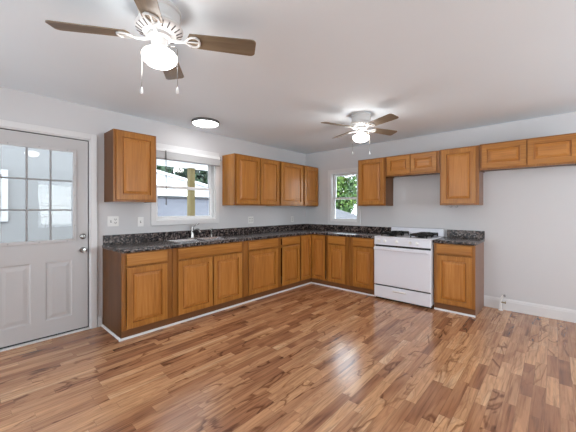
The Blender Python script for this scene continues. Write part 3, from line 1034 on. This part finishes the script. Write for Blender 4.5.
od = MB().loops([(0.003, RW - 0.003, 0.222, 0.768, RF + 0.0045), (0.003, RW - 0.003, 0.222, 0.768, RF + 0.026), (0.010, RW - 0.010, 0.229, 0.761, RF + 0.033),
                 (0.012, RW - 0.012, 0.231, 0.759, RF + 0.034)], front_fn, close_first=True, close_last=True)
odo = od.build('oven_door', M['enamel'], rg)
hn = MB()
hn.prism([(-RF - 0.078, 0.728), (-RF - 0.058, 0.722), (-RF - 0.056, 0.752), (-RF - 0.066, 0.760), (-RF - 0.078, 0.752)], lambda a, b, d: (d, a, b), 0.020, RW - 0.020, 0.004)
for x in (0.030, RW - 0.055):
    hn.box(x, x + 0.025, -RF - 0.062, -RF - 0.033, 0.726, 0.752, 0.003)
hn.build('oven_handle', M['enamel'], odo)
wdr = MB().loops([(0.003, RW - 0.003, 0.032, 0.202, RF + 0.0045), (0.003, RW - 0.003, 0.032, 0.202, RF + 0.022), (0.010, RW - 0.010, 0.039, 0.195, RF + 0.029),
                  (0.012, RW - 0.012, 0.041, 0.193, RF + 0.030)], front_fn, close_first=True, close_last=True)
wdo = wdr.build('warming_drawer', M['enamel'], rg)
wh = MB().prism([(-RF - 0.0295, 0.140), (-RF - 0.046, 0.152), (-RF - 0.046, 0.160), (-RF - 0.0295, 0.166)], lambda a, b, d: (d, a, b), 0.285, 0.465, 0.002)
wh.build('drawer_pull', M['plastic'], wdo)
# burners and grates
for gx in (0.185, 0.603):
    for gy in (-0.195, -0.470):
        bu = MB().lathe([(0.062, 0.9152), (0.066, 0.918), (0.048, 0.920), (0.040, 0.928), (0.038, 0.934), (0, 0.935)], (gx, gy, 0), 22)
        bu.build('burner', M['black'], rg, True)
        g = MB()
        hw = 0.105
        for s in (-1, 1):
            g.box(gx - hw, gx + hw, gy + s * hw - 0.011, gy + s * hw + 0.011, 0.940, 0.966, 0.003)
            g.box(gx + s * hw - 0.011, gx + s * hw + 0.011, gy - hw, gy + hw, 0.940, 0.966, 0.003)
            for s2 in (-1, 1):
                g.box(gx + s * hw - 0.007, gx + s * hw + 0.007, gy + s2 * hw - 0.007, gy + s2 * hw + 0.007, 0.9152, 0.946, 0.002)
            g.box(gx + min(s * hw, s * hw * .28), gx + max(s * hw, s * hw * .28), gy - 0.010, gy + 0.010, 0.940, 0.970)
            g.box(gx - 0.010, gx + 0.010, gy + min(s * hw, s * hw * .28), gy + max(s * hw, s * hw * .28), 0.940, 0.970)
        g.build('burner_grate', M['black'], rg)

# ------------------------------------------------------------------ gas stub by the back wall
gp = empty('gas_pipe_stub', (3.272, -0.060, 0))
tag(gp, 'short white capped pipe stub with valve standing on the floor by bare wall', 'pipe')
MB().lathe([(0.026, 0.0005), (0.026, 0.005), (0.016, 0.008), (0.013, 0.008)], n=18).build('floor_flange', M['trim'], gp, True)
MB().tube([(0, 0, 0.003), (0, 0, 0.095), (0.002, 0, 0.140), (0.016, 0, 0.178), (0.034, 0, 0.192)], [0.012, 0.012, 0.0125, 0.0125, 0.012], 12).build('pipe', M['plastic'], gp, True)
MB().tube([(0.030, 0, 0.190), (0.052, 0, 0.197)], [0.0155, 0.0155], 12).build('cap', M['grey'], gp, True)
v = MB().tube([(0.0, 0, 0.105), (0.050, -0.004, 0.108)], [0.010, 0.008], 10)
v.lathe([(0.006, 0.044), (0.016, 0.046), (0.016, 0.054), (0.005, 0.056)], (0, -0.004, 0.108), 12, 'x')
v.build('valve', plain('dull_brass', (0.30, 0.23, 0.13), 0.4, metal=0.8, noise=0.1), gp, True)

# ------------------------------------------------------------------ ceiling lights and fans
lt = empty('ceiling_light', (0.468, -2.634, H))
tag(lt, 'flat round ceiling light with a dark rim above the sink', 'ceiling light')
MB().lathe([(0.168, -0.0005), (0.172, -0.004), (0.172, -0.030), (0.166, -0.034), (0.158, -0.034), (0.158, -0.020)], n=40).build('rim', M['rim'], lt, True)
MB().lathe([(0.1575, -0.022), (0.157, -0.036), (0.140, -0.042), (0.08, -0.046), (0, -0.047)], n=40).build('diffuser', M['led'], lt, True)

def blade_outline(r0, r1, w0, w1, rc):
    pts = [(r0, -w0 / 2), (r1 - rc, -w1 / 2)]
    for k in range(1, 6):
        a = -PI / 2 + k * PI / 12
        pts.append((r1 - rc + rc * math.cos(a), -w1 / 2 + rc + rc * math.sin(a)))
    pts += [(p[0], -p[1]) for p in reversed(pts[1:])]
    pts += [(r0, w0 / 2), (r0 - 0.012, w0 / 4), (r0 - 0.014, 0), (r0 - 0.012, -w0 / 4)]
    return pts

def make_fan(loc, ang, label):
    t = empty('ceiling_fan', loc)
    tag(t, label, 'ceiling fan', 'ceiling fans with lit bowls')
    MB().lathe([(0.0, -0.0005), (0.112, -0.0005), (0.115, -0.008), (0.115, -0.020), (0.108, -0.026), (0.108, -0.072), (0.112, -0.080), (0.108, -0.092), (0.085, -0.098), (0, -0.098)], n=40).build('motor_housing', M['fanwhite'], t, True)
    vr = MB().lathe([(0.080, -0.094), (0.122, -0.100), (0.126, -0.108), (0.118, -0.124), (0.085, -0.140), (0.060, -0.142), (0, -0.142)], n=40).build('vent_ring', M['fanwhite'], t, True)
    sl = MB()
    for k in range(22):
        a = 2 * PI * k / 22
        ca, sa = math.cos(a), math.sin(a)
        pts = []
        for (r, z) in ((0.1205, -0.1215), (0.089, -0.1395)):
            pts.append((r * ca, r * sa, z))
        sl.tube(pts, 0.0042, 6)
    sl.build('vent_slots', M['slot'], vr)
    MB().lathe([(0.058, -0.141), (0.062, -0.150), (0.062, -0.162), (0.050, -0.168), (0, -0.168)], n=28).build('flywheel', M['fanwhite'], t, True)
    for k in range(4):
        a = ang + k * PI / 2
        bo = MB().prism(blade_outline(0.165, 0.538, 0.104, 0.128, 0.028), lambda p, q, d: (p, q, d), -0.003, 0.003)
        bl_ = bo.build('blade', M['blade'], t, loc=(0, 0, -0.157), rot=Matrix.Rotation(a, 3, 'Z').to_euler())
        bl_.rotation_euler = (Matrix.Rotation(a, 3, 'Z') @ Matrix.Rotation(R(-12), 3, 'X')).to_euler()
        ar = MB()
        # looped blade bracket: stem from the flywheel splitting into an open shield under the blade
        ar.tube([(0.050, 0, -0.006), (0.080, 0, -0.013), (0.115, 0, -0.014), (0.140, 0, -0.009)], [0.010, 0.0095, 0.009, 0.008], 10)
        for s in (-1, 1):
            ar.tube([(0.136, 0, -0.010), (0.150, s * 0.018, -0.0085), (0.172, s * 0.034, -0.0075), (0.196, s * 0.036, -0.0075), (0.212, s * 0.022, -0.0075), (0.216, 0, -0.0075)], 0.0062, 8)
        ar.tube([(0.150, 0, -0.0085), (0.180, 0, -0.0075), (0.216, 0, -0.0075)], 0.0045, 8)
        ar.build('blade_bracket', M['fanwhite'], bl_, True)
    MB().lathe([(0.040, -0.166), (0.043, -0.172), (0.043, -0.212), (0.052, -0.218), (0.054, -0.232), (0, -0.232)], n=28).build('light_kit', M['fanwhite'], t, True)
    gb = MB().lathe([(0.050, -0.230), (0.062, -0.235), (0.083, -0.246), (0.092, -0.260), (0.092, -0.272), (0.085, -0.291), (0.067, -0.308), (0.041, -0.319), (0.015, -0.323), (0, -0.323)], n=40)
    gb.build('glass_bowl', M['globe'], t, True)
    for s in (-1, 1):
        dx, dy = s * math.cos(YAW), s * math.sin(YAW)
        pc = MB().tube([(dx * 0.050, dy * 0.050, -0.205), (dx * 0.085, dy * 0.085, -0.208), (dx * 0.100, dy * 0.100, -0.225), (dx * 0.101, dy * 0.101, -0.440)], 0.0016, 6)
        po = pc.build('pull_chain', M['nickel'], t)
        MB().lathe([(0.002, -0.435), (0.005, -0.442), (0.008, -0.458), (0.0085, -0.466), (0.005, -0.474), (0, -0.475)], (dx * 0.101, dy * 0.101, 0), 12).build('chain_pull', M['fanwhite'], po, True)
    return t
fan = make_fan((2.130, -3.980, H), R(54), 'nearer ceiling fan with a lit bowl, large at the top left')
fan2 = copy_tree(fan)
fan2.location = (2.069, -1.537, H)
fan2['label'] = 'farther ceiling fan with a lit bowl, above the middle of the floor'
for ch in children(fan2):
    if ch.name.startswith('glass_bowl'):
        ch.data = ch.data.copy()
        ch.data.materials[0] = M['globe_far']
fb = 0
for ch in children(fan2):
    if ch.name.startswith('blade'):
        a = R(68) + fb * PI / 2
        ch.rotation_euler = (Matrix.Rotation(a, 3, 'Z') @ Matrix.Rotation(R(-12), 3, 'X')).to_euler()
        fb += 1

# ------------------------------------------------------------------ outdoors, seen through the windows
GZ = -0.45
gd = MB().box(-40, -0.15, -30, 40, GZ - 0.2, GZ).box(-0.15, 30, 0.15, 40, GZ - 0.2, GZ).build('ground', M['ground_bounce'])
tag(gd, kind='structure')

def tree(name, loc, trunk_h, radii, n, leaf, mat, label, seed, cat='tree'):
    rnd = random.Random(seed)
    t = empty(name, loc)
    tag(t, label, cat, 'trees outside the windows')
    tr = MB().tube([(0, 0, 0), (0.05, 0.02, trunk_h * 0.6), (0, 0, trunk_h + radii[2] * 0.6)], [0.16, 0.12, 0.06], 10)
    for k in range(6):
        a = rnd.random() * 6.28
        z = trunk_h * 0.8 + k * radii[2] * 0.12
        tr.tube([(0, 0, z), (math.cos(a) * radii[0] * .3, math.sin(a) * radii[1] * .3, z + .3), (math.cos(a) * radii[0] * .65, math.sin(a) * radii[1] * .65, z + .7)], [0.06, 0.04, 0.02], 6)
    tr.build('trunk', M['bark'], t)
    bm = bmesh.new()
    cz = trunk_h + radii[2] * 0.75
    clumps = []
    for k in range(26):
        while True:
            p = Vector((rnd.uniform(-1, 1), rnd.uniform(-1, 1), rnd.uniform(-1, 1)))
            if p.length < 0.85:
                break
        clumps.append((p, rnd.uniform(0.25, 0.42)))
    for k in range(n):
        p, r = clumps[k % len(clumps)]
        d = Vector((rnd.gauss(0, 1), rnd.gauss(0, 1), rnd.gauss(0, 1))).normalized() * r * rnd.uniform(0.7, 1.0)
        q = p + d
        c = Vector((q.x * radii[0], q.y * radii[1], cz + q.z * radii[2]))
        nrm = (d.normalized() + Vector((rnd.uniform(-.6, .6), rnd.uniform(-.6, .6), rnd.uniform(-.2, .8)))).normalized()
        a = nrm.orthogonal().normalized()
        a.rotate(Matrix.Rotation(rnd.random() * 6.28, 3, nrm))
        b = nrm.cross(a)
        s = leaf * rnd.uniform(0.7, 1.3)
        vs_ = [bm.verts.new(c + a * s), bm.verts.new(c + b * s * .55 + nrm * s * .1), bm.verts.new(c - a * s), bm.verts.new(c - b * s * .55 + nrm * s * .1)]
        bm.faces.new(vs_)
    m = MB()
    m.bm.free()
    m.bm = bm
    m.build('foliage', mat, t)
    return t
tree('leafy_tree', (-6.9, 11.6, GZ), 1.0, (2.0, 1.7, 2.6), 6500, 0.11, M['leaf_bright'], 'bright green leafy tree filling the left of the small corner window', 3)
tree('leafy_tree', (-5.0, 15.8, GZ), 1.0, (2.2, 2.0, 3.0), 6500, 0.14, M['leaf_mid'], 'bluish green tree behind the bright one in the small corner window', 5)
tree('dark_tree', (-17.5, 4.0, GZ), 1.5, (2.2, 2.4, 2.8), 8000, 0.26, M['leaf_dark'], 'dark green tree behind the white house, left in the sink window', 11)
tree('dark_tree', (-17.5, 8.9, GZ), 1.5, (2.2, 2.5, 2.8), 8000, 0.26, M['leaf_dark'], 'dark green tree behind the white house, right in the sink window', 12)

# neighbour's white house with a sloping roof edge and a grey lean-to roof
nh = empty('neighbour_house', (-9.0, 2.2, GZ))
tag(nh, 'white house outside the sink window with a grey shingled lower roof', 'house')
top = lambda y: 2.62 - GZ - 0.195 * (y)
MB().prism([(-5, 0), (5, 0), (5, top(5)), (-5, top(-5))], lambda a, b, d: (d, a, b), -4.0, 0.0).build('wall', M['siding'], nh)
MB().prism([(-5.2, top(-5.2)), (5.2, top(5.2)), (5.2, top(5.2) + 0.10), (-5.2, top(-5.2) + 0.10)], lambda a, b, d: (d, a, b), -4.2, 0.25).build('roof', M['soffit'], nh)
lr = MB().prism([(0.01, 1.80 - GZ), (3.2, 0.78 - GZ), (3.2, 0.70 - GZ), (0.01, 1.70 - GZ)], lambda a, b, d: (a, d, b), -5.0, 3.6)
lr.build('lower_roof', M['shingle'], nh)
MB().box(0.012, 0.08, -5.0, 3.6, 1.805 - GZ, 1.905 - GZ).build('flashing', M['dark_trim'], nh)
MB().box(0.012, 2.7, -4.8, 3.4, 0, 0.80 - GZ).build('lower_wall', M['siding'], nh)

# porch outside the sink window
pp = MB().box(-0.06, 0.06, -0.06, 0.06, 0, 2.18 - GZ, 0.006)
pp.box(-0.075, 0.075, -0.075, 0.075, 0, 0.12, 0.004)
ppo = pp.build('porch_post', M['post'], loc=(-2.0, -1.425, GZ))
tag(ppo, 'yellowish wooden porch post standing outside the sink window', 'post')
pr = empty('porch_roof', (-0.15, -2.6, 2.18))
tag(pr, 'white porch roof edge and soffit at the top of the sink window', 'porch roof')
MB().box(-1.95, -1.77, 0, 1.95, 0.002, 0.24).build('beam', M['soffit'], pr)
MB().box(-2.2, 0.0, -0.1, 2.05, 0.242, 0.30).build('roof_deck', M['soffit'], pr)

# white wall of the building next door, seen through the door's panes
nb = empty('neighbour_wall', (-3.2, -9.0, GZ))
tag(nb, 'white siding wall of the building seen through the entry door panes', 'building')
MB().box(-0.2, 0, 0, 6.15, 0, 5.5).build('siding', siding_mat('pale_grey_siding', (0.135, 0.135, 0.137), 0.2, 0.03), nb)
wn_ = MB().plate([4.25, 4.33, 4.75, 4.83], [1.55, 1.63, 2.35, 2.43], lambda i, j: not (i == 1 and j == 1), lambda u, v, d: (d, u, v), 0.001, 0.04).build('window_surround', M['grey'], nb)
MB().box(0.001, 0.01, 4.33, 4.75, 1.63, 2.35).build('pane', M['lite'], wn_)

# garage behind the back window
gg = empty('garage', (-6.6, 8.0, GZ))
tag(gg, 'low garage with a light grey hipped roof outside the small corner window', 'garage')
MB().box(-0.9, 2.9, -1.3, 1.3, 0, 0.80 - GZ).build('wall', M['siding'], gg)
bm = bmesh.new()
e = [bm.verts.new(p) for p in ((-1.2, -1.55, 0.80 - GZ), (3.15, -1.55, 0.80 - GZ), (3.15, 1.55, 0.80 - GZ), (-1.2, 1.55, 0.80 - GZ))]
r_ = [bm.verts.new(p) for p in ((-0.1, 0, 1.40 - GZ), (1.95, 0, 1.40 - GZ))]
for f in ((e[0], e[1], r_[1], r_[0]), (e[1], e[2], r_[1]), (e[2], e[3], r_[0], r_[1]), (e[3], e[0], r_[0]), tuple(reversed(e))):
    bm.faces.new(f)
m = MB()
m.bm.free()
m.bm = bm
m.build('roof', M['shingle_light'], gg)
